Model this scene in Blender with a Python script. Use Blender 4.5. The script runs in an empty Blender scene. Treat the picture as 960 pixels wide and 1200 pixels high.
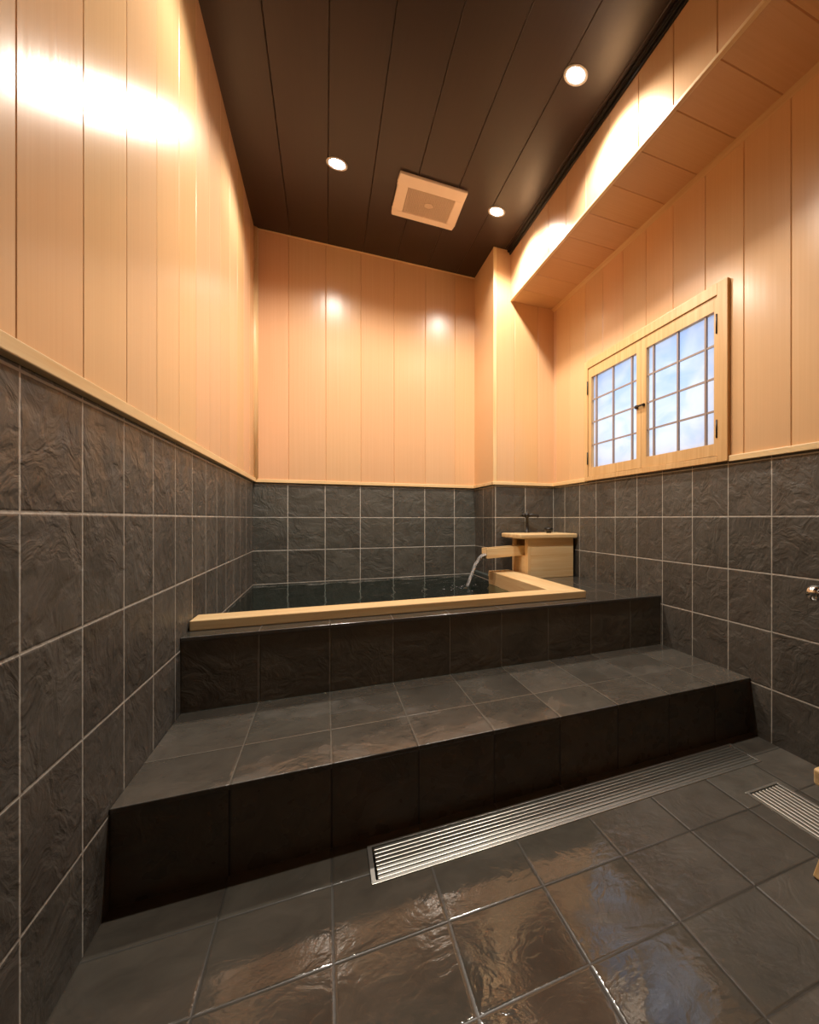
import bpy, bmesh, math, random
from mathutils import Vector, Matrix
random.seed(7)
S = bpy.context.scene
COL = S.collection

# ------------------------------------------------------------------ room measures (metres)
XL, XR = -0.379, 1.356          # left / right wall
YB, YA, YF = 3.365, 2.922, -1.2 # back wall, front of the column, wall behind the camera
XK, XS = 0.944, 1.048           # side of the column, side of the soffit
ZB, ZC, ZS = 0.982, 2.468, 2.151  # wainscot top, ceiling, underside of the soffit
Z1, Z2 = 0.1976, 0.419          # step top, tub deck top
Y1, Y2 = 1.2526, 1.772          # step front, tub front
ZW = 0.373                      # water level
CAMZ = 0.766

# ------------------------------------------------------------------ node helpers
class N:
    def __init__(self, name):
        m = bpy.data.materials.new(name); m.use_nodes = True
        self.m = m; self.t = m.node_tree; self.t.nodes.clear()
        self.out = self.t.nodes.new('ShaderNodeOutputMaterial')
    def node(self, typ, **kw):
        n = self.t.nodes.new(typ)
        for k, v in kw.items(): setattr(n, k, v)
        return n
    def link(self, a, b): self.t.links.new(a, b)
    def put(self, sock, v):
        if isinstance(v, bpy.types.NodeSocket): self.link(v, sock)
        else: sock.default_value = v
    def math(self, op, a, b=0.0, c=None, clamp=False):
        n = self.node('ShaderNodeMath', operation=op); n.use_clamp = clamp
        self.put(n.inputs[0], a); self.put(n.inputs[1], b)
        if c is not None: self.put(n.inputs[2], c)
        return n.outputs[0]
    def mapr(self, v, a, b, c=0.0, d=1.0, smooth=False):
        n = self.node('ShaderNodeMapRange'); n.clamp = True
        if smooth: n.interpolation_type = 'SMOOTHSTEP'
        self.put(n.inputs['Value'], v)
        for k, x in zip(('From Min', 'From Max', 'To Min', 'To Max'), (a, b, c, d)): self.put(n.inputs[k], x)
        return n.outputs['Result']
    def mix(self, f, a, b, mode='MIX'):
        n = self.node('ShaderNodeMix', data_type='RGBA', blend_type=mode)
        self.put(n.inputs[0], f); self.put(n.inputs[6], a if not isinstance(a, tuple) else a + (1,) * (4 - len(a)))
        self.put(n.inputs[7], b if not isinstance(b, tuple) else b + (1,) * (4 - len(b)))
        return n.outputs[2]
    def comb(self, x, y, z):
        n = self.node('ShaderNodeCombineXYZ')
        for i, v in enumerate((x, y, z)): self.put(n.inputs[i], v)
        return n.outputs[0]
    def sep(self, v):
        n = self.node('ShaderNodeSeparateXYZ'); self.link(v, n.inputs[0]); return n.outputs
    def vmath(self, op, a, b):
        n = self.node('ShaderNodeVectorMath', operation=op)
        self.put(n.inputs[0], a); self.put(n.inputs[1], b); return n.outputs[0]
    def vscale(self, a, s):
        n = self.node('ShaderNodeVectorMath', operation='SCALE')
        self.put(n.inputs[0], a); self.put(n.inputs['Scale'], s); return n.outputs[0]
    def noise(self, vec, scale, detail=3.0, rough=0.5, dist=0.0):
        n = self.node('ShaderNodeTexNoise')
        self.link(vec, n.inputs['Vector']); n.inputs['Scale'].default_value = scale
        n.inputs['Detail'].default_value = detail; n.inputs['Roughness'].default_value = rough
        n.inputs['Distortion'].default_value = dist
        return n.outputs['Fac'], n.outputs['Color']
    def white(self, vec):
        n = self.node('ShaderNodeTexWhiteNoise', noise_dimensions='3D'); self.link(vec, n.inputs['Vector'])
        return n.outputs['Value'], n.outputs['Color']
    def bump(self, h, strength=1.0, dist=1.0):
        n = self.node('ShaderNodeBump'); n.inputs['Strength'].default_value = strength
        n.inputs['Distance'].default_value = dist; self.link(h, n.inputs['Height']); return n.outputs[0]
    def bsdf(self, col, rough, normal=None, **kw):
        b = self.node('ShaderNodeBsdfPrincipled')
        self.put(b.inputs['Base Color'], col if not isinstance(col, tuple) else col + (1,) * (4 - len(col)))
        self.put(b.inputs['Roughness'], rough)
        if normal is not None: self.link(normal, b.inputs['Normal'])
        for k, v in kw.items(): self.put(b.inputs[k.replace('_', ' ')], v)
        self.link(b.outputs[0], self.out.inputs[0]); return b
    def pos(self): return self.node('ShaderNodeNewGeometry').outputs['Position']
    def obj(self): return self.node('ShaderNodeTexCoord').outputs['Object']

def simple(name, col, rough, **kw):
    n = N(name); n.bsdf(col, rough, **kw); return n.m

# slate tile: square grid of riven slate with pale joints; wet = film of water
def slate(name, au, av, u0, v0, pu, pv, base=(0.087, 0.077, 0.065), grout=(0.48, 0.455, 0.405), gw=0.0046,
          wet=0.0, relief=0.0038, tilt=0.0, edge=0.0012, rough=(0.38, 0.6), seed=0.0, spec=0.5, dryx=0.0, wetr=0.3, fine=0.12):
    n = N(name); P = n.pos(); s = n.sep(P)
    u = n.math('DIVIDE', n.math('SUBTRACT', s[au], u0), pu); v = n.math('DIVIDE', n.math('SUBTRACT', s[av], v0), pv)
    iu, iv = n.math('FLOOR', u), n.math('FLOOR', v)
    fu, fv = n.math('SUBTRACT', u, iu), n.math('SUBTRACT', v, iv)
    du = n.math('MULTIPLY', n.math('MINIMUM', fu, n.math('SUBTRACT', 1.0, fu)), pu)
    dv = n.math('MULTIPLY', n.math('MINIMUM', fv, n.math('SUBTRACT', 1.0, fv)), pv)
    d = n.math('MINIMUM', du, dv)
    wob = n.noise(P, 60.0, 2.0)[0]
    d = n.math('ADD', d, n.math('MULTIPLY', n.math('SUBTRACT', wob, 0.5), 0.0012))
    mask = n.mapr(d, gw * 0.5 - 0.0006, gw * 0.5 + 0.0006)          # 0 in the joint, 1 on the tile
    rv, rc = n.white(n.comb(iu, iv, seed + 0.5))
    rs = n.sep(rc)
    Q = n.vmath('ADD', P, n.vscale(rc, 7.0))
    # riven surface: warped ridges running diagonally + flakes
    warp = n.vscale(n.noise(Q, 5.0, 3.0)[1], 0.16)
    Qw = n.vmath('ADD', Q, warp)
    r1 = n.noise(Qw, 7.5, 4.0, 0.55, 0.6)[0]
    ridge = n.math('ABSOLUTE', n.math('SUBTRACT', r1, 0.5))
    ridge = n.mapr(ridge, 0.0, 0.12, 0.0, 1.0, True)
    r2 = n.noise(Qw, 13.0, 5.0, 0.58, 1.0)[0]
    r3 = n.noise(Q, 90.0, 3.0)[0]
    h = n.math('ADD', n.math('MULTIPLY', ridge, 0.35), n.math('MULTIPLY', r2, 1.5))
    h = n.math('ADD', h, n.math('MULTIPLY', r3, fine))
    h = n.math('MULTIPLY', h, relief)
    h = n.math('ADD', h, n.math('MULTIPLY', n.mapr(d, 0.0, 0.006, 0.0, 1.0, True), edge))
    if tilt:
        tx = n.math('MULTIPLY', n.math('SUBTRACT', rs[0], 0.5), fu); ty = n.math('MULTIPLY', n.math('SUBTRACT', rs[1], 0.5), fv)
        h = n.math('ADD', h, n.math('MULTIPLY', n.math('ADD', tx, ty), tilt))
    big = n.noise(Q, 3.5, 4.0, 0.6)[0]
    tone = n.math('ADD', n.mapr(big, 0.25, 0.75, 0.72, 1.25), n.math('MULTIPLY', n.math('SUBTRACT', rv, 0.5), 0.28))
    tone = n.math('MULTIPLY', tone, n.mapr(r2, 0.3, 0.7, 0.85, 1.15))
    b2 = (base[0] * 0.95, base[1] * 1.0, base[2] * 1.02)
    c = n.mix(rs[2], base, b2)
    tn = n.comb(tone, tone, tone)
    c = n.mix(1.0, c, tn, 'MULTIPLY')
    col = n.mix(mask, grout, c)
    rg = n.mapr(n.noise(Q, 14.0, 3.0)[0], 0.35, 0.65, rough[0], rough[1])
    if wet:
        w = n.mapr(n.noise(P, 4.5, 3.0, 0.55, 0.5)[0], 0.5 - wet * 0.35, 0.72 - wet * 0.35, 0.0, 1.0, True)
        if dryx:
            w = n.math('MULTIPLY', w, n.mapr(n.math('ADD', s[0], n.math('MULTIPLY', wob, 0.1)), dryx - 0.1, dryx + 0.12, 1.0, 0.0, True))
        rg = n.math('MULTIPLY', rg, n.mapr(w, 0.0, 1.0, 1.0, wetr))
        h = n.math('MULTIPLY', h, n.mapr(w, 0.0, 1.0, 1.0, 0.6))
    rough_all = n.math('ADD', n.math('MULTIPLY', n.math('SUBTRACT', 1.0, mask), 0.45 if not wet else 0.38), n.math('MULTIPLY', mask, rg))
    n.bsdf(col, rough_all, n.bump(h), Specular_IOR_Level=spec)
    return n.m

# wall boards: fine straight grain, satin varnish
def boards(name, aw, w0, pitch, base, alt, rough=0.24, streak=0.00008, al=2, seed=0.0, vary=0.10, spec=0.5):
    n = N(name); P = n.pos(); s = n.sep(P)
    k = n.math('FLOOR', n.math('DIVIDE', n.math('SUBTRACT', s[aw], w0), pitch))
    rv, rc = n.white(n.comb(k, seed, 0.3)); rs = n.sep(rc)
    off = n.math('MULTIPLY', rv, 13.0)
    lw = n.noise(n.comb(n.math('MULTIPLY', s[aw], 9.0), n.math('ADD', n.math('MULTIPLY', s[al], 0.9), off), 0.0), 1.0, 2.0)[0]
    wj = n.math('ADD', s[aw], n.math('MULTIPLY', lw, 0.02))
    g1 = n.noise(n.comb(n.math('MULTIPLY', wj, 110.0), n.math('ADD', n.math('MULTIPLY', s[al], 0.8), off), 0.0), 1.0, 3.0, 0.6)[0]
    g2 = n.noise(n.comb(n.math('MULTIPLY', wj, 420.0), n.math('ADD', n.math('MULTIPLY', s[al], 2.2), off), 4.0), 1.0, 2.0)[0]
    broad = n.noise(n.comb(n.math('MULTIPLY', s[aw], 26.0), n.math('ADD', n.math('MULTIPLY', s[al], 0.35), off), 9.0), 1.0, 2.0)[0]
    f = n.math('ADD', n.math('MULTIPLY', g1, 0.65), n.math('MULTIPLY', g2, 0.35))
    f = n.mapr(f, 0.2, 0.8)
    c = n.mix(f, base, alt)
    tone = n.math('ADD', 1.0 - vary * 0.5, n.math('MULTIPLY', rv, vary))
    c = n.mix(1.0, c, n.comb(tone, n.math('MULTIPLY', tone, n.mapr(rs[1], 0, 1, 0.97, 1.03)), n.math('MULTIPLY', tone, n.mapr(rs[2], 0, 1, 0.93, 1.07))), 'MULTIPLY')
    h = n.math('ADD', n.math('MULTIPLY', g1, streak), n.math('MULTIPLY', broad, streak * 5.0))
    n.bsdf(c, rough, n.bump(h), Specular_IOR_Level=spec)
    return n.m

# solid cypress timber of rim, box and stool: grain along local axis
def timber(name, along, base, alt, rough=0.38, scale=70.0):
    n = N(name); P = n.pos(); s = n.sep(P)
    q = [n.math('MULTIPLY', s[i], 2.5 if i == along else scale) for i in range(3)]
    V = n.comb(*q)
    g = n.noise(V, 1.0, 3.0, 0.6, 0.8)[0]
    q2 = [n.math('MULTIPLY', s[i], 1.2 if i == along else scale * 0.28) for i in range(3)]
    g2 = n.noise(n.comb(*q2), 1.0, 3.0, 0.5, 1.2)[0]
    f = n.mapr(n.math('ADD', n.math('MULTIPLY', g, 0.5), n.math('MULTIPLY', g2, 0.5)), 0.36, 0.62)
    c = n.mix(f, alt, base)
    n.bsdf(c, rough, n.bump(n.math('MULTIPLY', g, 0.00025)))
    return n.m

# ------------------------------------------------------------------ mesh helpers (authored in world coordinates)
def add_box(bm, x0, x1, y0, y1, z0, z1, mi=0):
    vs = [bm.verts.new((x, y, z)) for z in (z0, z1) for y in (y0, y1) for x in (x0, x1)]
    fs = []
    for q in ((0, 2, 3, 1), (4, 5, 7, 6), (0, 1, 5, 4), (2, 6, 7, 3), (0, 4, 6, 2), (1, 3, 7, 5)):
        f = bm.faces.new([vs[i] for i in q]); f.material_index = mi; fs.append(f)
    return vs
def add_quad(bm, pts, mi=0):
    f = bm.faces.new([bm.verts.new(p) for p in pts]); f.material_index = mi; return f
def box(*a):
    bm = bmesh.new(); add_box(bm, *a); return bm
def add_hexa(bm, bottom, top):
    b = [bm.verts.new(p) for p in bottom]; t = [bm.verts.new(p) for p in top]; n = len(b)
    bm.faces.new(b[::-1]); bm.faces.new(t)
    for i in range(n): bm.faces.new((b[i], b[(i + 1) % n], t[(i + 1) % n], t[i]))
def add_tube(bm, pts, rad, seg=14, cap=True):
    pts = [Vector(p) for p in pts]; rings = []
    rr = rad if isinstance(rad, (list, tuple)) else [rad] * len(pts)
    up = None
    for i, p in enumerate(pts):
        t = (pts[min(i + 1, len(pts) - 1)] - pts[max(i - 1, 0)]).normalized()
        if up is None: up = Vector((0, 0, 1)) if abs(t.z) < 0.9 else Vector((1, 0, 0))
        a = t.cross(up).normalized(); b = a.cross(t).normalized()
        rings.append([bm.verts.new(p + (a * math.cos(2 * math.pi * k / seg) + b * math.sin(2 * math.pi * k / seg)) * rr[i]) for k in range(seg)])
    for i in range(len(rings) - 1):
        for k in range(seg):
            bm.faces.new((rings[i][k], rings[i][(k + 1) % seg], rings[i + 1][(k + 1) % seg], rings[i + 1][k]))
    if cap: bm.faces.new(rings[0][::-1]); bm.faces.new(rings[-1])
def add_lathe(bm, c, prof, axis='z', seg=40):
    rings = []
    for r, h in prof:
        ring = []
        for k in range(seg):
            a = 2 * math.pi * k / seg; x, y = r * math.cos(a), r * math.sin(a)
            if axis == 'z': p = (c[0] + x, c[1] + y, c[2] + h)
            elif axis == 'y': p = (c[0] + x, c[1] + h, c[2] + y)
            else: p = (c[0] + h, c[1] + x, c[2] + y)
            ring.append(bm.verts.new(p))
        rings.append(ring)
    for i in range(len(rings) - 1):
        for k in range(seg):
            bm.faces.new((rings[i][k], rings[i][(k + 1) % seg], rings[i + 1][(k + 1) % seg], rings[i + 1][k]))
    if prof[0][0] > 1e-6: bm.faces.new(rings[0][::-1])
    if prof[-1][0] > 1e-6: bm.faces.new(rings[-1])

def world_loc(o):
    v = Vector((0, 0, 0))
    while o: v += o.location; o = o.parent
    return v
def obj(name, bm, mats, parent=None, bevel=0.0, smooth=False, seg=2):
    off = world_loc(parent) if parent else Vector((0, 0, 0))
    bmesh.ops.remove_doubles(bm, verts=bm.verts, dist=1e-6)
    bmesh.ops.recalc_face_normals(bm, faces=bm.faces)
    for v in bm.verts: v.co -= off
    me = bpy.data.meshes.new(name); bm.to_mesh(me); bm.free()
    for m in (mats if isinstance(mats, (list, tuple)) else [mats]): me.materials.append(m)
    if smooth:
        for p in me.polygons: p.use_smooth = True
    o = bpy.data.objects.new(name, me); COL.objects.link(o); o.parent = parent
    if bevel:
        b = o.modifiers.new('bevel', 'BEVEL'); b.width = bevel; b.segments = seg; b.limit_method = 'ANGLE'; b.angle_limit = math.radians(40)
    return o
def tag(o, label=None, cat=None, group=None, kind=None):
    if label: o['label'] = label
    if cat: o['category'] = cat
    if group: o['group'] = group
    if kind: o['kind'] = kind
    return o
def thing(name, loc, label, cat, group=None):
    o = bpy.data.objects.new(name, None); o.empty_display_size = 0.05; COL.objects.link(o); o.location = loc
    return tag(o, label, cat, group)
def struct(name, bm, mats, label=None, cat=None, **kw):
    return tag(obj(name, bm, mats, **kw), label, cat, None, 'structure')

# ------------------------------------------------------------------ materials
ROW0, ROWP = 0.775 - 4 * 0.1971, 0.1971
PANEL, PANEL2 = (0.67, 0.405, 0.210), (0.74, 0.475, 0.265)
M = {}
M['tile_left'] = slate('slate_wall_left', 1, 2, 0.946, ROW0, 0.1945, ROWP, seed=1)
M['tile_right'] = slate('slate_wall_right', 1, 2, 2.5613 - 4.0, ROW0, 0.2, ROWP, seed=2)
M['tile_back'] = slate('slate_wall_back', 0, 2, -0.2033, ROW0, 0.2, ROWP, seed=3, base=(0.078, 0.073, 0.060))
M['tile_column'] = slate('slate_wall_column', 0, 2, 0.95, ROW0, 0.2, ROWP, seed=4)
M['tile_columnside'] = slate('slate_wall_column_side', 1, 2, YB, ROW0, 0.2, ROWP, seed=5)
X0, XP = -0.1845, 0.1965
DARK = (0.040, 0.036, 0.028)
M['floor'] = slate('slate_floor_wet', 0, 1, X0, 1.126 - 2.0, XP, 0.2, base=(0.092, 0.081, 0.066), grout=(0.05, 0.046, 0.038), gw=0.005, wet=0.9,
                   relief=0.0010, tilt=0.006, edge=0.0011, rough=(0.36, 0.5), seed=6, spec=0.55, dryx=0.70, wetr=0.11, fine=0.22)
M['tread'] = slate('slate_tread_wet', 0, 1, X0, 1.455 - 1.18, XP, 0.236, base=(0.088, 0.078, 0.065), grout=(0.13, 0.12, 0.10), gw=0.003, wet=0.5,
                   relief=0.0012, tilt=0.004, edge=0.0012, rough=(0.28, 0.46), seed=7, spec=0.6)
M['deck'] = slate('slate_deck_wet', 0, 1, X0, 1.772, XP, 0.236, base=(0.055, 0.050, 0.042), grout=(0.10, 0.09, 0.08), gw=0.003, wet=0.9,
                  relief=0.0009, edge=0.001, rough=(0.22, 0.4), seed=8, spec=0.6)
M['riser'] = slate('slate_riser', 0, 2, X0, -0.3, XP, 1.1, base=(0.115, 0.100, 0.080), grout=(0.035, 0.03, 0.025), gw=0.004, relief=0.0020, edge=0.0012,
                   rough=(0.2, 0.4), seed=9)
M['tub_front'] = slate('slate_tub_front', 0, 2, X0, -0.3, XP, 1.1, base=(0.115, 0.100, 0.078), grout=(0.25, 0.23, 0.20), gw=0.003, relief=0.0022, edge=0.0012, rough=(0.3, 0.5), seed=12)
M['basin'] = slate('slate_basin', 0, 2, -0.2033, ROW0, 0.2, ROWP, base=(0.05, 0.06, 0.056), seed=10)
M['wood_left'] = boards('cypress_boards_left', 1, 0.922, 0.2035, PANEL, PANEL2, seed=1, rough=0.21)
M['wood_back'] = boards('cypress_boards_back', 0, -0.2, 0.2, PANEL, PANEL2, seed=2)
M['wood_right'] = boards('cypress_boards_right', 1, 1.078, 0.2, PANEL, PANEL2, seed=3)
M['wood_soffit'] = boards('cypress_boards_soffit', 1, 1.095, 0.2055, PANEL, PANEL2, seed=4)
M['wood_soffitunder'] = boards('cypress_boards_soffit_underside', 1, 1.095, 0.2055, PANEL, PANEL2, seed=5, al=0)
M['wood_column'] = boards('cypress_boards_column', 0, 1.076, 0.16, PANEL, PANEL2, seed=6)
M['ceiling'] = boards('dark_ceiling_boards', 0, 0.01, 0.2, (0.0185, 0.0092, 0.0072), (0.027, 0.0138, 0.0108), rough=0.34, streak=0.00004, al=1, seed=7, vary=0.2)
M['black_trim'] = simple('black_trim', (0.012, 0.009, 0.008), 0.3)
TB, TA = (0.86, 0.66, 0.37), (0.74, 0.49, 0.225)
M['hin_x'] = timber('cypress_along_x', 0, TB, TA)
M['hin_y'] = timber('cypress_along_y', 1, TB, TA)
M['hin_z'] = timber('cypress_along_z', 2, TB, TA)
FB, FA = (0.72, 0.47, 0.22), (0.60, 0.35, 0.14)
M['fr_y'] = timber('window_wood_y', 1, FB, FA, 0.4)
M['fr_z'] = timber('window_wood_z', 2, FB, FA, 0.4)
M['muntin'] = simple('muntin_wood', (0.34, 0.26, 0.22), 0.45)
M['steel'] = simple('brushed_steel', (0.80, 0.78, 0.72), 0.34, Metallic=1.0)
M['steel_bar'] = simple('drain_bar_steel', (0.80, 0.78, 0.72), 0.34, Metallic=1.0)
M['chrome'] = simple('chrome', (0.6, 0.59, 0.57), 0.16, Metallic=1.0)
M['pit'] = simple('drain_channel', (0.012, 0.011, 0.010), 0.5)
M['bronze'] = simple('dark_bronze', (0.02, 0.016, 0.013), 0.4, Metallic=0.3)
M['black'] = simple('black_plastic', (0.008, 0.008, 0.008), 0.3)
M['beige'] = simple('beige_plastic', (0.90, 0.76, 0.62), 0.4)
M['grille'] = simple('beige_grille', (0.62, 0.49, 0.37), 0.55)
M['ring'] = simple('downlight_ring', (0.55, 0.52, 0.48), 0.3)
n = N('lamp_lens'); e = n.node('ShaderNodeEmission'); e.inputs[0].default_value = (1, 0.95, 0.86, 1); e.inputs[1].default_value = 35
n.link(e.outputs[0], n.out.inputs[0]); M['lens'] = n.m
# frosted pane: sky light scatters through; the blurred sky's blue and white are put into its tint
n = N('frosted_glass'); P = n.pos(); s = n.sep(P)
nz = n.noise(n.comb(n.math('MULTIPLY', s[1], 5.0), 0.0, n.math('MULTIPLY', s[2], 9.0)), 1.0, 3.0, 0.55, 0.8)[0]
g = n.math('ADD', n.math('MULTIPLY', n.math('SUBTRACT', s[2], 1.31), 1.3), n.math('MULTIPLY', n.math('SUBTRACT', nz, 0.5), 2.2))
c = n.mix(n.mapr(g, -0.35, 0.75), (0.93, 0.955, 1.0), (0.66, 0.79, 1.0))
tr = n.node('ShaderNodeBsdfTranslucent'); n.link(c, tr.inputs[0])
gl = n.node('ShaderNodeBsdfGlossy'); gl.inputs['Roughness'].default_value = 0.25
mx = n.node('ShaderNodeMixShader'); mx.inputs[0].default_value = 0.04
n.link(tr.outputs[0], mx.inputs[1]); n.link(gl.outputs[0], mx.inputs[2]); n.link(mx.outputs[0], n.out.inputs[0]); M['pane'] = n.m
# water
n = N('bath_water'); P = n.pos()
w1 = n.noise(P, 9.0, 3.0, 0.5, 0.4)[0]; w2 = n.noise(P, 28.0, 2.0)[0]
h = n.math('ADD', n.math('MULTIPLY', w1, 0.0022), n.math('MULTIPLY', w2, 0.0004))
bn = n.bump(h)
tp = n.node('ShaderNodeBsdfTransparent'); tp.inputs[0].default_value = (0.50, 0.66, 0.64, 1)
gs = n.node('ShaderNodeBsdfGlossy'); gs.inputs['Roughness'].default_value = 0.03; n.link(bn, gs.inputs['Normal'])
fr_ = n.node('ShaderNodeFresnel'); fr_.inputs['IOR'].default_value = 1.33; n.link(bn, fr_.inputs['Normal'])
mx = n.node('ShaderNodeMixShader'); n.link(fr_.outputs[0], mx.inputs[0]); n.link(tp.outputs[0], mx.inputs[1]); n.link(gs.outputs[0], mx.inputs[2])
n.link(mx.outputs[0], n.out.inputs[0]); M['water'] = n.m
n = N('falling_water'); P = n.pos(); s = n.sep(P)
w1 = n.noise(n.comb(n.math('MULTIPLY', s[0], 40.0), n.math('MULTIPLY', s[1], 220.0), n.math('MULTIPLY', s[2], 14.0)), 1.0, 3.0)[0]
n.bsdf(n.mix(n.mapr(w1, 0.4, 0.65), (0.55, 0.6, 0.64), (0.95, 0.97, 1.0)), 0.12, n.bump(n.math('MULTIPLY', w1, 0.003)), IOR=1.33,
       Transmission_Weight=n.mapr(w1, 0.38, 0.7, 0.9, 0.35)); M['stream'] = n.m

# ------------------------------------------------------------------ floor (with the two drain channels cut in)
G1 = (0.086, 1.227, 1.088, 1.222)     # x0,x1,y0,y1
G2 = (1.044, 1.170, -0.155, 0.985)
def holed(bm, x0, x1, y0, y1, holes, z):
    xs = sorted({x0, x1, *[h[0] for h in holes], *[h[1] for h in holes]}); ys = sorted({y0, y1, *[h[2] for h in holes], *[h[3] for h in holes]})
    for i in range(len(xs) - 1):
        for j in range(len(ys) - 1):
            cx, cy = (xs[i] + xs[i + 1]) / 2, (ys[j] + ys[j + 1]) / 2
            if any(h[0] < cx < h[1] and h[2] < cy < h[3] for h in holes): continue
            add_quad(bm, [(xs[i], ys[j], z), (xs[i + 1], ys[j], z), (xs[i + 1], ys[j + 1], z), (xs[i], ys[j + 1], z)])
bm = bmesh.new()
holed(bm, XL - 0.1, XR + 0.1, YF - 0.1, YB + 0.1, [G1, G2], 0.0)
for (a, b, c_, d_) in (G1, G2):
    z = -0.05
    add_quad(bm, [(a, c_, z), (b, c_, z), (b, d_, z), (a, d_, z)], 1)
    for p, q in (((a, c_), (b, c_)), ((b, c_), (b, d_)), ((b, d_), (a, d_)), ((a, d_), (a, c_))):
        add_quad(bm, [(p[0], p[1], z), (q[0], q[1], z), (q[0], q[1], 0), (p[0], p[1], 0)], 1)
floor = struct('floor', bm, [M['floor'], M['pit']], 'wet dark slate tile floor in front of the step', 'floor')

# ------------------------------------------------------------------ panelled walls
def plank_strip(bm, edges, zr, place, g=0.0034, mi=0):
    """boards with chamfered long edges. edges: (w0,w1,chamfer0,chamfer1); place(w, depth, z) -> point (depth into the wall)"""
    for (w0, w1, c0, c1) in edges:
        for (z0, z1) in zr(w0, w1):
            prof = [(w0, g if c0 else 0), (w0 + (g if c0 else 0), 0)]
            m_ = 4
            for k in range(1, m_): prof.append((w0 + (w1 - w0) * k / m_, 0))
            prof += [(w1 - (g if c1 else 0), 0), (w1, g if c1 else 0)]
            lo = [bm.verts.new(place(w, d, z0)) for w, d in prof]; hi = [bm.verts.new(place(w, d, z1)) for w, d in prof]
            for k in range(len(prof) - 1):
                f = bm.faces.new((lo[k], lo[k + 1], hi[k + 1], hi[k])); f.material_index = mi
def seams(lo, hi, w0, pitch, cuts=()):
    s_ = [w0 + pitch * k for k in range(-60, 61) if lo + 0.012 < w0 + pitch * k < hi - 0.012]
    pts = sorted([(lo, False), (hi, False)] + [(x, True) for x in s_] + [(c, False) for c in cuts])
    return [(pts[i][0], pts[i + 1][0], pts[i][1], pts[i + 1][1]) for i in range(len(pts) - 1)]
PT = 0.006     # the boards stand this far proud of the tiles
T = 0.12

# left wall
bm = bmesh.new(); add_box(bm, XL - T, XL, YF - T, YB + T, -0.1, ZB)
wl = struct('wall_left', bm, M['tile_left'], 'left wall, dark slate tile below pale boards', 'wall')
bm = bmesh.new(); plank_strip(bm, seams(YF, YB, 0.922, 0.2035), lambda a, b: [(ZB, ZC)], lambda w, d, z: (XL + PT - d, w, z), g=0.0024)
add_box(bm, XL - T, XL + PT - 0.0036, YF - T, YB + T, ZB, ZC + 0.1)
obj('wood_panelling', bm, M['wood_left'], wl)
bm = bmesh.new(); add_box(bm, XL - 0.01, XL + 0.016, YF, YB, ZB - 0.002, ZB + 0.022)
obj('ledge_trim', bm, M['hin_y'], wl, 0.002)

# back wall
bm = bmesh.new(); add_box(bm, XL, XK + 0.001, YB, YB + T, -0.1, ZB)
wb = struct('wall_back', bm, M['tile_back'], 'back wall behind the tub, slate tile below pale boards', 'wall')
bm = bmesh.new(); plank_strip(bm, seams(XL, XK, -0.2, 0.2), lambda a, b: [(ZB, ZC)], lambda w, d, z: (w, YB - PT + d, z))
add_box(bm, XL, XR, YB - PT + 0.0036, YB + T, ZB, ZC + 0.1)
obj('wood_panelling', bm, M['wood_back'], wb)
bm = bmesh.new(); add_box(bm, XL, XK, YB - 0.015, YB + 0.01, ZB - 0.002, ZB + 0.018)
obj('ledge_trim', bm, M['hin_x'], wb, 0.002)
bm = bmesh.new(); add_box(bm, XL, XK, YB - PT - 0.006, YB, ZC - 0.008, ZC)
obj('crown_strip', bm, M['hin_x'], wb, 0.001)
bm = bmesh.new()
add_lathe(bm, (XL + PT, YB - PT, ZB), [(0.02, 0.018), (0.02, ZC - ZB)], seg=24)
obj('corner_post', bm, M['hin_z'], wb, smooth=True)

# column in the back right corner
bm = bmesh.new(); add_box(bm, XK, XR + 0.001, YA, YB + 0.001, -0.1, ZB)
for f in bm.faces:
    if abs(f.normal.x) > 0.9 or abs(sum(v.co.x for v in f.verts) / 4 - XK) < 1e-4: f.material_index = 1
wc = struct('wall_column', bm, [M['tile_column'], M['tile_columnside']], 'boxed column in the back right corner beside the tub', 'column')
bm = bmesh.new()
plank_strip(bm, seams(XK - PT, XR, 1.076, 0.16), lambda a, b: [(ZB, ZC)], lambda w, d, z: (w, YA - PT + d, z))
plank_strip(bm, [(YA - PT, YB - PT, False, False)], lambda a, b: [(ZB, ZC)], lambda w, d, z: (XK - PT + d, w, z))
obj('wood_panelling', bm, M['wood_column'], wc)
bm = bmesh.new()
add_box(bm, XK - 0.015, XR, YA - 0.015, YA + 0.01, ZB - 0.002, ZB + 0.018); add_box(bm, XK - 0.015, XK + 0.01, YA, YB, ZB - 0.002, ZB + 0.018)
obj('ledge_trim', bm, M['hin_x'], wc, 0.002)
bm = bmesh.new(); add_box(bm, XK - PT - 0.003, XK + 0.012, YA - PT - 0.003, YA + 0.004, ZB + 0.018, ZC)  # thin pale strip added where the column edge only catches light
obj('lit_edge_strip', bm, M['hin_z'], wc, 0.002)

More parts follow.
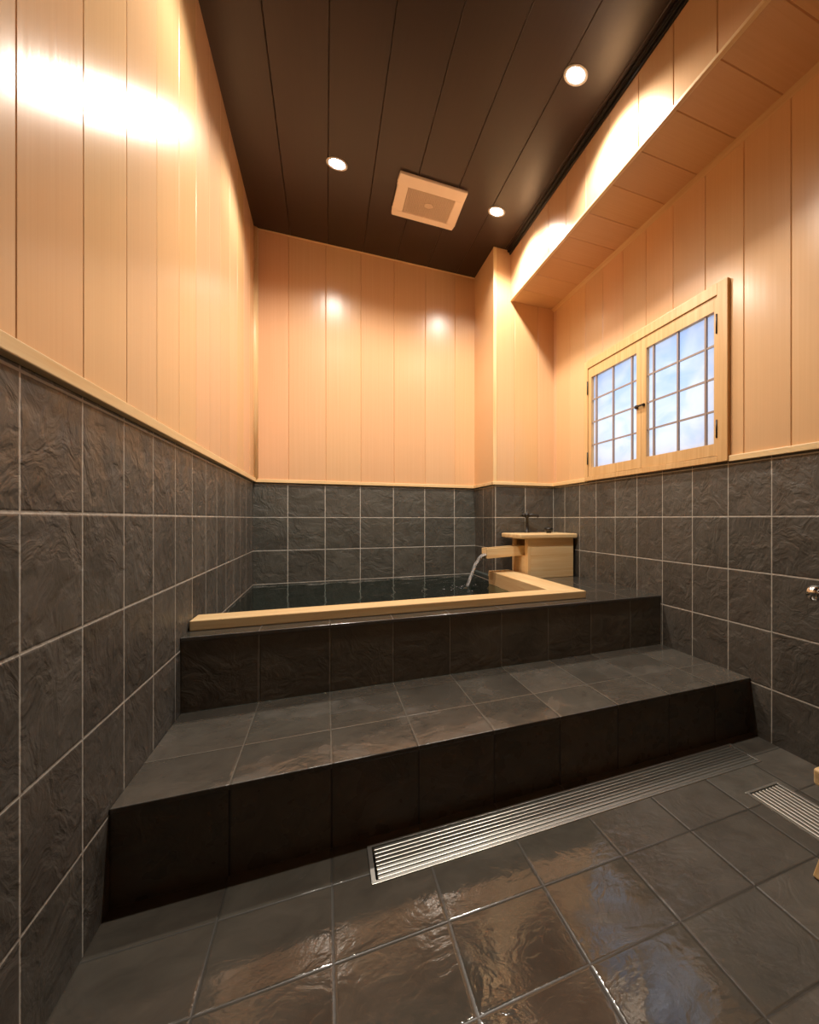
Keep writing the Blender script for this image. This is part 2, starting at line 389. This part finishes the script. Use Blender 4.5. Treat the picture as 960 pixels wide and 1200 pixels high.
# right wall with the window opening
HY0, HY1, HZ0, HZ1 = 1.398, 2.424, 1.006, 1.624
bm = bmesh.new(); add_box(bm, XR, XR + T, YF - T, YB + T, -0.1, ZB)
wr = struct('wall_right', bm, M['tile_right'], 'right wall with the lattice window above slate tile', 'wall')
def zr_right(a, b):
    mid = (a + b) / 2
    return [(ZB, HZ0), (HZ1, ZS)] if HY0 < mid < HY1 else [(ZB, ZS)]
bm = bmesh.new(); plank_strip(bm, seams(YF, YA, 1.078, 0.2, (HY0, HY1)), zr_right, lambda w, d, z: (XR - PT + d, w, z))
bx = XR - PT + 0.0036
add_box(bm, bx, XR + T, YF - T, HY0, ZB, ZC + 0.1); add_box(bm, bx, XR + T, HY1, YB + T, ZB, ZC + 0.1)
add_box(bm, bx, XR + T, HY0, HY1, ZB, HZ0); add_box(bm, bx, XR + T, HY0, HY1, HZ1, ZC + 0.1)
obj('wood_panelling', bm, M['wood_right'], wr)
bm = bmesh.new()
add_box(bm, XR - 0.016, XR + 0.01, YF, 1.343, ZB - 0.002, ZB + 0.02); add_box(bm, XR - 0.016, XR + 0.01, 2.462, YA, ZB - 0.002, ZB + 0.02)
obj('ledge_trim', bm, M['hin_y'], wr, 0.002)

# wall behind the camera
bm = bmesh.new(); add_box(bm, XL, XR, YF - T, YF, -0.1, ZB)
wf = struct('wall_front', bm, M['tile_back'], 'wall behind the camera', 'wall')
bm = bmesh.new(); add_box(bm, XL, XR, YF - T, YF + PT, ZB, ZC + 0.1)
obj('wood_panelling', bm, M['wood_back'], wf)

# ceiling of dark boards
bm = bmesh.new()
plank_strip(bm, seams(XL, XS + 0.05, 0.01, 0.2), lambda a, b: [(YF, YB)], lambda w, d, z: (w, z, ZC + d), g=0.003)
add_box(bm, XL - T, XR + T, YF - T, YB + T, ZC + 0.0035, ZC + 0.1)
struct('ceiling', bm, M['ceiling'], 'dark brown board ceiling with recessed lights', 'ceiling')

# soffit along the right wall
bm = bmesh.new()
plank_strip(bm, seams(YF, YA - PT, 1.095, 0.2055), lambda a, b: [(ZS, ZC)], lambda w, d, z: (XS + d, w, z))
plank_strip(bm, seams(YF, YA - PT, 1.095, 0.2055), lambda a, b: [(XS, XR)], lambda w, d, z: (z, w, ZS + d), mi=1)
sf = struct('wall_soffit', bm, [M['wood_soffit'], M['wood_soffitunder']], 'boxed soffit of pale boards above the window', 'soffit')
bm = bmesh.new(); add_box(bm, XS - 0.003, XS + 0.012, YF, YA - PT, ZS - 0.003, ZS + 0.009)
obj('edge_bead', bm, M['hin_y'], sf, 0.0015)
bm = bmesh.new()
add_hexa(bm, [(XR - PT, YF, ZS), (XR - PT, YF, ZS - 0.016), (XR - PT - 0.018, YF, ZS)], [(XR - PT, YA - PT, ZS), (XR - PT, YA - PT, ZS - 0.016), (XR - PT - 0.018, YA - PT, ZS)])
struct('trim_1', bm, M['fr_y'], 'slim wooden cove where soffit meets right wall', 'trim')
bm = bmesh.new()
add_box(bm, XS - 0.022, XS, YF, YA - PT, ZC - 0.012, ZC); add_box(bm, XS - 0.009, XS, YF, YA - PT, ZC - 0.026, ZC - 0.012)
struct('trim_2', bm, M['black_trim'], 'black stepped moulding between ceiling and soffit', 'trim', bevel=0.002)

# ------------------------------------------------------------------ window
XCF, XSF = 1.335, 1.340     # front of casing, front of sashes
bm = bmesh.new()
CY0, CY1, CZ0, CZ1 = 1.344, 2.462, 0.983, 1.668
add_box(bm, XCF, XR + 0.02, CY0, HY0, CZ0, CZ1); add_box(bm, XCF, XR + 0.02, HY1, CY1, CZ0, CZ1)
add_box(bm, XCF, XR + 0.02, HY0, HY1, HZ1, CZ1); add_box(bm, XCF, XR + 0.02, HY0, HY1, CZ0, HZ0)
win = struct('window_1', bm, M['fr_z'], 'two-sash lattice window of pale wood with frosted panes', 'window', bevel=0.0012)
MIDY = 1.906
def sash(y0, y1, gy0, gy1, vm, hinge_y, side):
    gz0, gz1 = 1.056, 1.567
    bm = bmesh.new()
    a, b = XSF, XSF + 0.026
    add_box(bm, a, b, y0, gy0, HZ0 + 0.002, HZ1 - 0.002); add_box(bm, a, b, gy1, y1, HZ0 + 0.002, HZ1 - 0.002)
    add_box(bm, a, b, gy0, gy1, HZ0 + 0.002, gz0); add_box(bm, a, b, gy0, gy1, gz1, HZ1 - 0.002)
    s_ = obj('sash', bm, M['fr_z'], win, 0.001)
    bm = bmesh.new()
    for y in vm: add_box(bm, XSF + 0.004, XSF + 0.014, y - 0.0048, y + 0.0048, gz0, gz1)
    for k in (1, 2, 3):
        z = gz0 + (gz1 - gz0) * k / 4
        add_box(bm, XSF + 0.006, XSF + 0.012, gy0, gy1, z - 0.0038, z + 0.0038)
    obj('lattice', bm, M['muntin'], s_)
    obj('pane', box(XSF + 0.0165, XSF + 0.0205, gy0 - 0.006, gy1 + 0.006, gz0 - 0.006, gz1 + 0.006), M['pane'], s_)
    for (z0, z1) in ((1.075, 1.145), (1.475, 1.55)):
        bm = bmesh.new(); add_tube(bm, [(XCF - 0.001, hinge_y, z0), (XCF - 0.001, hinge_y, z1)], 0.0034, 10)
        tag(obj('hinge', bm, M['bronze'], win, smooth=True), 'dark metal hinge')
    return s_
sash(HY0 + 0.002, MIDY - 0.001, 1.419, 1.862, (1.472, 1.642, 1.814), HY0 + 0.001, 0)
sash(MIDY + 0.001, HY1 - 0.002, 1.943, 2.389, (1.991, 2.166, 2.343), HY1 - 0.001, 1)
bm = bmesh.new(); add_box(bm, XSF - 0.009, XSF, 1.925, 1.945, 1.295, 1.312); add_box(bm, XSF - 0.013, XSF - 0.008, 1.872, 1.942, 1.299, 1.308)
add_box(bm, XSF - 0.008, XSF, 1.872, 1.885, 1.297, 1.310)
tag(obj('latch', bm, M['bronze'], win, 0.001), 'dark metal latch across the meeting stiles')

# ------------------------------------------------------------------ step
st = thing('tiled_step', ((XL + XR) / 2, (Y1 + Y2) / 2, 0), 'long low wet slate tiled step below the tub front', 'step')
obj('riser', box(XL, XR, Y1 + 0.003, Y2 + 0.003, 0.0, Z1 - 0.013), M['riser'], st)
obj('tread', box(XL, XR, Y1, Y2 + 0.003, Z1 - 0.0125, Z1), M['tread'], st, 0.0025)

# ------------------------------------------------------------------ tub
RX0, RX1 = 0.883, 1.016       # side rim
RY0, RY1 = 1.858, 1.972       # front rim
RZ = 0.451
REND = 2.85
tub = thing('bathtub', ((XL + XR) / 2, 2.6, Z1), 'sunken slate bathtub with pale cypress rim, filled with water', 'bathtub')
bm = bmesh.new()
add_box(bm, XL, XR, Y2 + 0.003, RY1 - 0.03, Z1, Z2 - 0.013)
obj('front_wall', bm, M['tub_front'], tub)
bm = bmesh.new()
add_box(bm, XL, XR, Y2, RY1 - 0.03, Z2 - 0.0125, Z2)
add_box(bm, RX0 + 0.03, XR, RY1 - 0.03, YA, Z2 - 0.0125, Z2)
obj('deck', bm, M['deck'], tub, 0.0025)
bm = bmesh.new()
add_box(bm, RX0 + 0.03, XR, RY1 - 0.03, YA, 0.02, Z2 - 0.013)
add_box(bm, RX0 + 0.03, XK, YA, YB, 0.02, Z2 - 0.013)
add_box(bm, XL, RX0 + 0.03, Y2 + 0.02, YB, 0.0, 0.03)
obj('basin', bm, M['basin'], tub)
bm = bmesh.new()
add_hexa(bm, [(XL + 0.004, RY0, Z2), (RX1, RY0, Z2), (RX0, RY1, Z2), (XL + 0.004, RY1, Z2)], [(XL + 0.004, RY0, RZ), (RX1, RY0, RZ), (RX0, RY1, RZ), (XL + 0.004, RY1, RZ)])
add_box(bm, XL + 0.004, RX0, RY1 - 0.028, RY1, 0.30, Z2)
obj('front_rim', bm, M['hin_x'], tub, 0.003)
bm = bmesh.new()
add_hexa(bm, [(RX0, RY1, Z2), (RX1, RY0, Z2), (RX1, REND, Z2), (RX0, REND, Z2)], [(RX0, RY1, RZ), (RX1, RY0, RZ), (RX1, REND, RZ), (RX0, REND, RZ)])
add_box(bm, RX0, RX0 + 0.028, RY1, REND, 0.30, Z2)
obj('side_rim', bm, M['hin_y'], tub, 0.003)

# water surface with rings spreading from where the stream lands
LX, LY = 0.715, 2.72
bm = bmesh.new(); nx, ny = 150, 160
gx = [XL + (XK - 0.001 - XL) * i / nx for i in range(nx + 1)]; gy = [RY1 - 0.002 + (YB - RY1 + 0.002) * j / ny for j in range(ny + 1)]
grid = []
for j in range(ny + 1):
    row = []
    for i in range(nx + 1):
        x, y = gx[i], gy[j]; r = math.hypot(x - LX, y - LY)
        z = 0.0035 * math.sin(r * 75) * math.exp(-r * 4.5) + 0.011 * math.exp(-(r / 0.035) ** 2)
        z += 0.0006 * math.sin(31 * x + 17 * y) + 0.0005 * math.sin(-23 * x + 41 * y)
        x = min(x, RX0 - 0.0005) if y < REND else x
        row.append(bm.verts.new((x, y, ZW + z)))
    grid.append(row)
for j in range(ny):
    for i in range(nx):
        a = (grid[j][i], grid[j][i + 1], grid[j + 1][i + 1], grid[j + 1][i])
        if (a[0].co - a[1].co).length > 1e-5 and (a[3].co - a[2].co).length > 1e-5: bm.faces.new(a)
        elif (a[3].co - a[2].co).length > 1e-5: pass
tag(obj('bath_water', bm, M['water'], smooth=True), 'clear hot water filling the sunken tub', 'water', kind='stuff')

# ------------------------------------------------------------------ spout box of cypress
BX0, BX1, BY0, BY1, BZ0, BZ1 = 1.038, 1.334, 2.60, 2.858, Z2, 0.651
sb = thing('water_box', ((BX0 + BX1) / 2, (BY0 + BY1) / 2, Z2), 'pale cypress spout box with overhanging lid on the tub deck', 'spout box')
t = 0.018
CYA, CYB = 2.70, 2.812         # chute width
obj('front_panel', box(BX0 + t, BX1, BY0, BY0 + t, BZ0, BZ1), M['hin_x'], sb, 0.0015)
obj('back_panel', box(BX0 + t, BX1, BY1 - t, BY1, BZ0, BZ1), M['hin_x'], sb, 0.0015)
obj('side_panel', box(BX1 - t, BX1, BY0 + t, BY1 - t, BZ0, BZ1), M['hin_y'], sb, 0.0015)
obj('corner_post', box(BX0, BX0 + t, BY0 - 0.002, BY0 + 0.045, BZ0, BZ1), M['hin_z'], sb, 0.0015)
obj('corner_post', box(BX0, BX0 + t, BY1 - 0.035, BY1 + 0.002, BZ0, BZ1), M['hin_z'], sb, 0.0015)
obj('side_panel', box(BX0 + 0.003, BX0 + t, BY0 + 0.045, BY1 - 0.035, BZ0, 0.55), M['hin_y'], sb, 0.0015)
bm = bmesh.new(); add_box(bm, 0.983, 1.349, 2.572, 2.905, BZ1, BZ1 + 0.027)
lid = obj('lid', bm, M['hin_x'], sb, 0.007, seg=3)
bm = bmesh.new(); add_lathe(bm, (1.235, 2.74, BZ1 + 0.027), [(0.016, 0), (0.016, 0.008), (0.026, 0.014), (0.028, 0.026), (0.022, 0.033), (0.0, 0.034)], seg=24)
tag(obj('lid_knob', bm, M['black'], lid, smooth=True), 'low black knob')
# chute: a sloped open trough through the slot
def cz(x, z): return z + (x - 0.828) * 0.055
bm = bmesh.new()
xa, xb = 0.828, BX0 + 0.03
zb, zt, th = 0.536, 0.593, 0.013
def cbox(y0, y1, z0, z1):
    add_hexa(bm, [(xa, y0, cz(xa, z0)), (xb, y0, cz(xb, z0)), (xb, y1, cz(xb, z0)), (xa, y1, cz(xa, z0))],
             [(xa, y0, cz(xa, z1)), (xb, y0, cz(xb, z1)), (xb, y1, cz(xb, z1)), (xa, y1, cz(xa, z1))])
cbox(CYA, CYA + th, zb, zt); cbox(CYB - th, CYB, zb, zt); cbox(CYA + th, CYB - th, zb, zb + th)
obj('chute', bm, M['hin_x'], sb, 0.0012)

# water running off the chute
ws = thing('water_stream', (LX, LY, ZW), 'clear water pouring off the wooden chute into the tub', 'water')
ws['kind'] = 'stuff'
bm = bmesh.new()
secs = []
yc = (CYA + CYB) / 2
for k in range(6): secs.append((xb - 0.005 + (xa + 0.004 - xb) * k / 5, yc, None, 0.041, 0.006))
for k in range(1, 19):
    q = k / 18; x = xa - 0.112 * q ** 0.9; drop = 0.186 * q ** 1.65
    secs.append((x, yc + (LY - yc) * q, 0.555 - drop, 0.041 - 0.028 * q ** 0.6, 0.0065 + 0.004 * q))
rings = []
for i, (x, y, z, hw, ht) in enumerate(secs):
    if z is None: z = cz(x, zb + th) + 0.007
    z = max(z, ZW - 0.004)
    ring = []
    for a in range(20):
        an = 2 * math.pi * a / 20
        wv = 1 + (0.10 * math.sin(an * 3 + i * 0.8) + 0.08 * math.sin(an * 5 - i * 1.3)) * (i > 6)
        dx = math.sin(an) * ht * wv * (0.75 if i > 7 else 0); dz = math.sin(an) * ht * wv * (0.5 if i > 7 else 0.95)
        ring.append(bm.verts.new((x + dx * -1, y + math.cos(an) * hw * wv, z + dz)))
    rings.append(ring)
for i in range(len(rings) - 1):
    for a in range(20): bm.faces.new((rings[i][a], rings[i][(a + 1) % 20], rings[i + 1][(a + 1) % 20], rings[i + 1][a]))
bm.faces.new(rings[0]); bm.faces.new(rings[-1])
obj('falling_water', bm, M['stream'], ws, smooth=True)
bm = bmesh.new()
for k in range(26):
    a = random.uniform(0, 2 * math.pi); r = abs(random.gauss(0, 0.055)); h = random.uniform(0, 0.022) * math.exp(-r * 12)
    rr = random.uniform(0.0015, 0.004)
    mt = Matrix.Translation((LX - 0.02 + r * math.cos(a) * 1.4, LY + r * math.sin(a), ZW + 0.003 + h)) @ Matrix.Diagonal((1.3, 1.3, 0.9, 1))
    bmesh.ops.create_icosphere(bm, subdivisions=1, radius=rr, matrix=mt)
obj('splash', bm, M['stream'], ws, smooth=True)

# ------------------------------------------------------------------ tap behind the box
fx, fy = 1.142, 2.872
fz = BZ1 + 0.027
tp = thing('water_tap', (fx, fy, fz), 'small black tap standing behind the wooden spout box lid', 'tap')
bm = bmesh.new(); add_lathe(bm, (fx, fy, fz), [(0.016, 0), (0.016, 0.005), (0.011, 0.008), (0.0095, 0.095), (0.015, 0.098), (0.016, 0.12), (0.007, 0.124), (0.006, 0.134), (0.0, 0.135)], seg=20)
obj('stem', bm, M['bronze'], tp, smooth=True)
bm = bmesh.new(); add_tube(bm, [(fx, fy, fz + 0.108), (fx + 0.03, fy - 0.012, fz + 0.112), (fx + 0.062, fy - 0.024, fz + 0.108), (fx + 0.068, fy - 0.027, fz + 0.098)], [0.010, 0.009, 0.008, 0.008], 12)
obj('spout', bm, M['bronze'], tp, smooth=True)
bm = bmesh.new(); add_tube(bm, [(fx - 0.032, fy + 0.004, fz + 0.113), (fx - 0.006, fy, fz + 0.110)], [0.012, 0.009], 12)
obj('lever', bm, M['bronze'], tp, smooth=True)

# ------------------------------------------------------------------ drains
def drain(name, g, alongx, nb, label):
    x0, x1, y0, y1 = g
    d = thing(name, ((x0 + x1) / 2, (y0 + y1) / 2, 0), label, 'drain', 'stainless floor drains')
    fw, zt_, zb_ = 0.009, 0.0025, -0.02
    bm = bmesh.new()
    add_box(bm, x0, x1, y0, y0 + fw, zb_, zt_); add_box(bm, x0, x1, y1 - fw, y1, zb_, zt_)
    add_box(bm, x0, x0 + fw, y0 + fw, y1 - fw, zb_, zt_); add_box(bm, x1 - fw, x1, y0 + fw, y1 - fw, zb_, zt_)
    obj('frame', bm, M['steel'], d, 0.0008)
    gap = 0.004
    a0, a1 = (y0 + fw + gap, y1 - fw - gap) if alongx else (x0 + fw + gap, x1 - fw - gap)
    l0, l1 = (x0 + fw + gap, x1 - fw - gap) if alongx else (y0 + fw + gap, y1 - fw - gap)
    pitch = (a1 - a0 + 0.0045) / nb; bw = pitch - 0.0045
    for k in range(nb):
        p = a0 + k * pitch
        bm = bmesh.new()
        if alongx: add_box(bm, l0, l1, p, p + bw, -0.012, 0.0015)
        else: add_box(bm, p, p + bw, l0, l1, -0.012, 0.0015)
        obj('slat', bm, M['steel_bar'], d, 0.0012)
    m_ = 7
    for k in range(m_):
        bm = bmesh.new()
        c_ = l0 + 0.02 + (l1 - l0 - 0.04) * k / (m_ - 1)
        if alongx: add_box(bm, c_ - 0.003, c_ + 0.003, y0 + fw, y1 - fw, -0.024, -0.012)
        else: add_box(bm, x0 + fw, x1 - fw, c_ - 0.003, c_ + 0.003, -0.024, -0.012)
        obj('crossbar', bm, M['pit'], d)
drain('floor_drain', G1, True, 8, 'long stainless slatted floor drain in front of the step')
drain('floor_drain', G2, False, 8, 'stainless slatted floor drain along the right wall beside the stool')

# ------------------------------------------------------------------ ceiling lights and fan
LIGHTS = [(0.048, 2.576, 'round recessed ceiling light at left, nearer the left wall than the fan', True), (0.844, 2.576, 'small round recessed ceiling light between fan and back right column', True),
          (0.855, 1.646, 'largest looking round ceiling light, top right beside the soffit', True), (0.07, 1.655, 'round recessed ceiling light at the top edge, above the left wall', False)]
LENS_R = 0.034
for (x, y, lab, seen) in LIGHTS:
    d = thing('downlight', (x, y, ZC), lab, 'ceiling light', 'recessed ceiling lights')
    bm = bmesh.new()
    prof = [(0.047, 0.001), (0.047, -0.002), (0.044, -0.004), (0.037, -0.003), (LENS_R, 0.0), (LENS_R, 0.001)]
    add_lathe(bm, (x, y, ZC), prof, seg=40)
    obj('trim_ring', bm, M['ring'], d, smooth=True)
    bm = bmesh.new(); add_lathe(bm, (x, y, ZC), [(LENS_R, -0.0012), (LENS_R * 0.7, -0.0022), (0.0, -0.003)], seg=32)
    o = obj('lens', bm, M['lens'], d, smooth=True)
    L = bpy.data.lights.new('downlight_lamp', 'SPOT'); L.energy = 49; L.color = (1.0, 0.905, 0.785)
    L.spot_size = math.radians(148); L.spot_blend = 0.5; L.shadow_soft_size = 0.03
    lo = bpy.data.objects.new('downlight_lamp', L); COL.objects.link(lo); lo.parent = d; lo.location = (0, 0, -0.035)

FX0, FX1, FY0, FY1 = 0.324, 0.659, 2.480, 2.842
IX0, IX1, IY0, IY1 = 0.376, 0.614, 2.566, 2.790
fan = thing('exhaust_fan', ((FX0 + FX1) / 2, (FY0 + FY1) / 2, ZC), 'square beige ceiling exhaust fan cover between the lights', 'exhaust fan')
bm = bmesh.new(); zf = ZC - 0.016
def fr(bm, o_, i_, z0, z1):
    add_box(bm, o_[0], o_[1], o_[2], i_[2], z0, z1); add_box(bm, o_[0], o_[1], i_[3], o_[3], z0, z1)
    add_box(bm, o_[0], i_[0], i_[2], i_[3], z0, z1); add_box(bm, i_[1], o_[1], i_[2], i_[3], z0, z1)
fr(bm, (FX0, FX1, FY0, FY1), (IX0, IX1, IY0, IY1), zf, ZC)
obj('frame', bm, M['beige'], fan, 0.004)
bm = bmesh.new()
add_box(bm, IX0, IX1, IY0, IY1, ZC - 0.006, ZC)
k = IX0 + 0.004
while k < IX1 - 0.003: add_box(bm, k, k + 0.004, IY0, IY1, ZC - 0.013, ZC - 0.006); k += 0.0085
k = IY0 + 0.004
while k < IY1 - 0.003: add_box(bm, IX0, IX1, k, k + 0.004, ZC - 0.0125, ZC - 0.006); k += 0.0085
add_lathe(bm, ((IX0 + IX1) / 2, (IY0 + IY1) / 2, ZC - 0.014), [(0.0, -0.001), (0.022, 0.0), (0.022, 0.008)], seg=24)
obj('grille', bm, M['grille'], fan)

# ------------------------------------------------------------------ stool at the right edge
sx0, sx1, sy0, sy1 = 0.943, 1.163, 0.37, 0.699
stl = thing('bath_stool', ((sx0 + sx1) / 2, (sy0 + sy1) / 2, 0), 'pale wooden bath stool cut off by the right picture edge', 'stool')
obj('seat', box(sx0, sx1, sy0, sy1, 0.190, 0.226), M['hin_y'], stl, 0.006, seg=3)
for sgn, x in ((1, sx0), (-1, sx1)):
    bm = bmesh.new()
    xi = x + sgn * 0.022; xo = x - sgn * 0.016
    yt0, yt1, yb0, yb1 = sy0 + 0.055, sy1 - 0.055, sy0 + 0.010, sy1 - 0.010
    tk = 0.024 * sgn
    add_hexa(bm, [(xo, yb0, 0.0025), (xo + tk, yb0, 0.0025), (xo + tk, yb1, 0.0025), (xo, yb1, 0.0025)],
             [(xi, yt0, 0.192), (xi + tk, yt0, 0.192), (xi + tk, yt1, 0.192), (xi, yt1, 0.192)])
    obj('leg', bm, M['hin_z'], stl, 0.003)
bm = bmesh.new(); add_box(bm, sx0 + 0.025, sx1 - 0.025, (sy0 + sy1) / 2 - 0.012, (sy0 + sy1) / 2 + 0.012, 0.105, 0.145)
obj('stretcher', bm, M['hin_x'], stl, 0.002)

# ------------------------------------------------------------------ chrome mixer on the right wall
mx_, mz = 1.288, 0.546
mix = thing('mixer_tap', (XR, 0.82, mz), 'chrome mixer tap on the right wall, cut off by the picture edge', 'tap')
bm = bmesh.new(); add_lathe(bm, (mx_, 0.72, mz), [(0.0, -0.008), (0.018, -0.008), (0.021, -0.004), (0.021, 0.198), (0.018, 0.202), (0.0, 0.202)], axis='y', seg=32)
obj('body', bm, M['chrome'], mix, smooth=True)
for y0 in (0.926, 0.678):
    bm = bmesh.new(); add_lathe(bm, (mx_, y0, mz), [(0.0, 0.0), (0.020, 0.0), (0.0245, 0.003), (0.0245, 0.031), (0.021, 0.036), (0.0, 0.037)], axis='y', seg=32)
    obj('knob', bm, M['chrome'], mix, smooth=True)
for y0 in (0.76, 0.88):
    bm = bmesh.new(); add_lathe(bm, (mx_, y0, mz), [(0.0, 0.0), (0.012, 0.002), (0.012, XR - mx_ - 0.016), (0.03, XR - mx_ - 0.008), (0.03, XR - mx_)], axis='x', seg=24)
    obj('wall_flange', bm, M['chrome'], mix, smooth=True)
bm = bmesh.new(); add_tube(bm, [(mx_, 0.82, mz - 0.015), (mx_ - 0.05, 0.82, mz - 0.028), (mx_ - 0.12, 0.82, mz - 0.034), (mx_ - 0.135, 0.82, mz - 0.05)], 0.011, 14)
obj('spout', bm, M['chrome'], mix, smooth=True)

# ------------------------------------------------------------------ sky outside
w = bpy.data.worlds.new('sky'); S.world = w; w.use_nodes = True
bg = w.node_tree.nodes['Background']; bg.inputs[0].default_value = (0.86, 0.91, 1.0, 1); bg.inputs[1].default_value = 1.5

# ------------------------------------------------------------------ camera: level, off-centre crop of a wide view
f, thc, cx, hy = 566.68, 0.46983, 669.61, 607.96
cam = bpy.data.cameras.new('camera'); co = bpy.data.objects.new('camera', cam); COL.objects.link(co)
co.location = (0, 0, CAMZ); co.rotation_euler = (math.pi / 2, 0, -thc)
cam.sensor_fit = 'HORIZONTAL'; cam.sensor_width = 36; cam.lens = f / 960 * 36
cam.shift_x = (480 - cx) / 960; cam.shift_y = (hy - 600) / 960; cam.clip_start = 0.02
S.camera = co
S.view_settings.view_transform = 'Standard'; S.view_settings.look = 'None'; S.view_settings.exposure = 0.0
S.cycles.use_denoising = True; S.cycles.max_bounces = 10; S.cycles.diffuse_bounces = 6; S.cycles.sample_clamp_indirect = 8.0
S.cycles.caustics_reflective = False; S.cycles.caustics_refractive = False
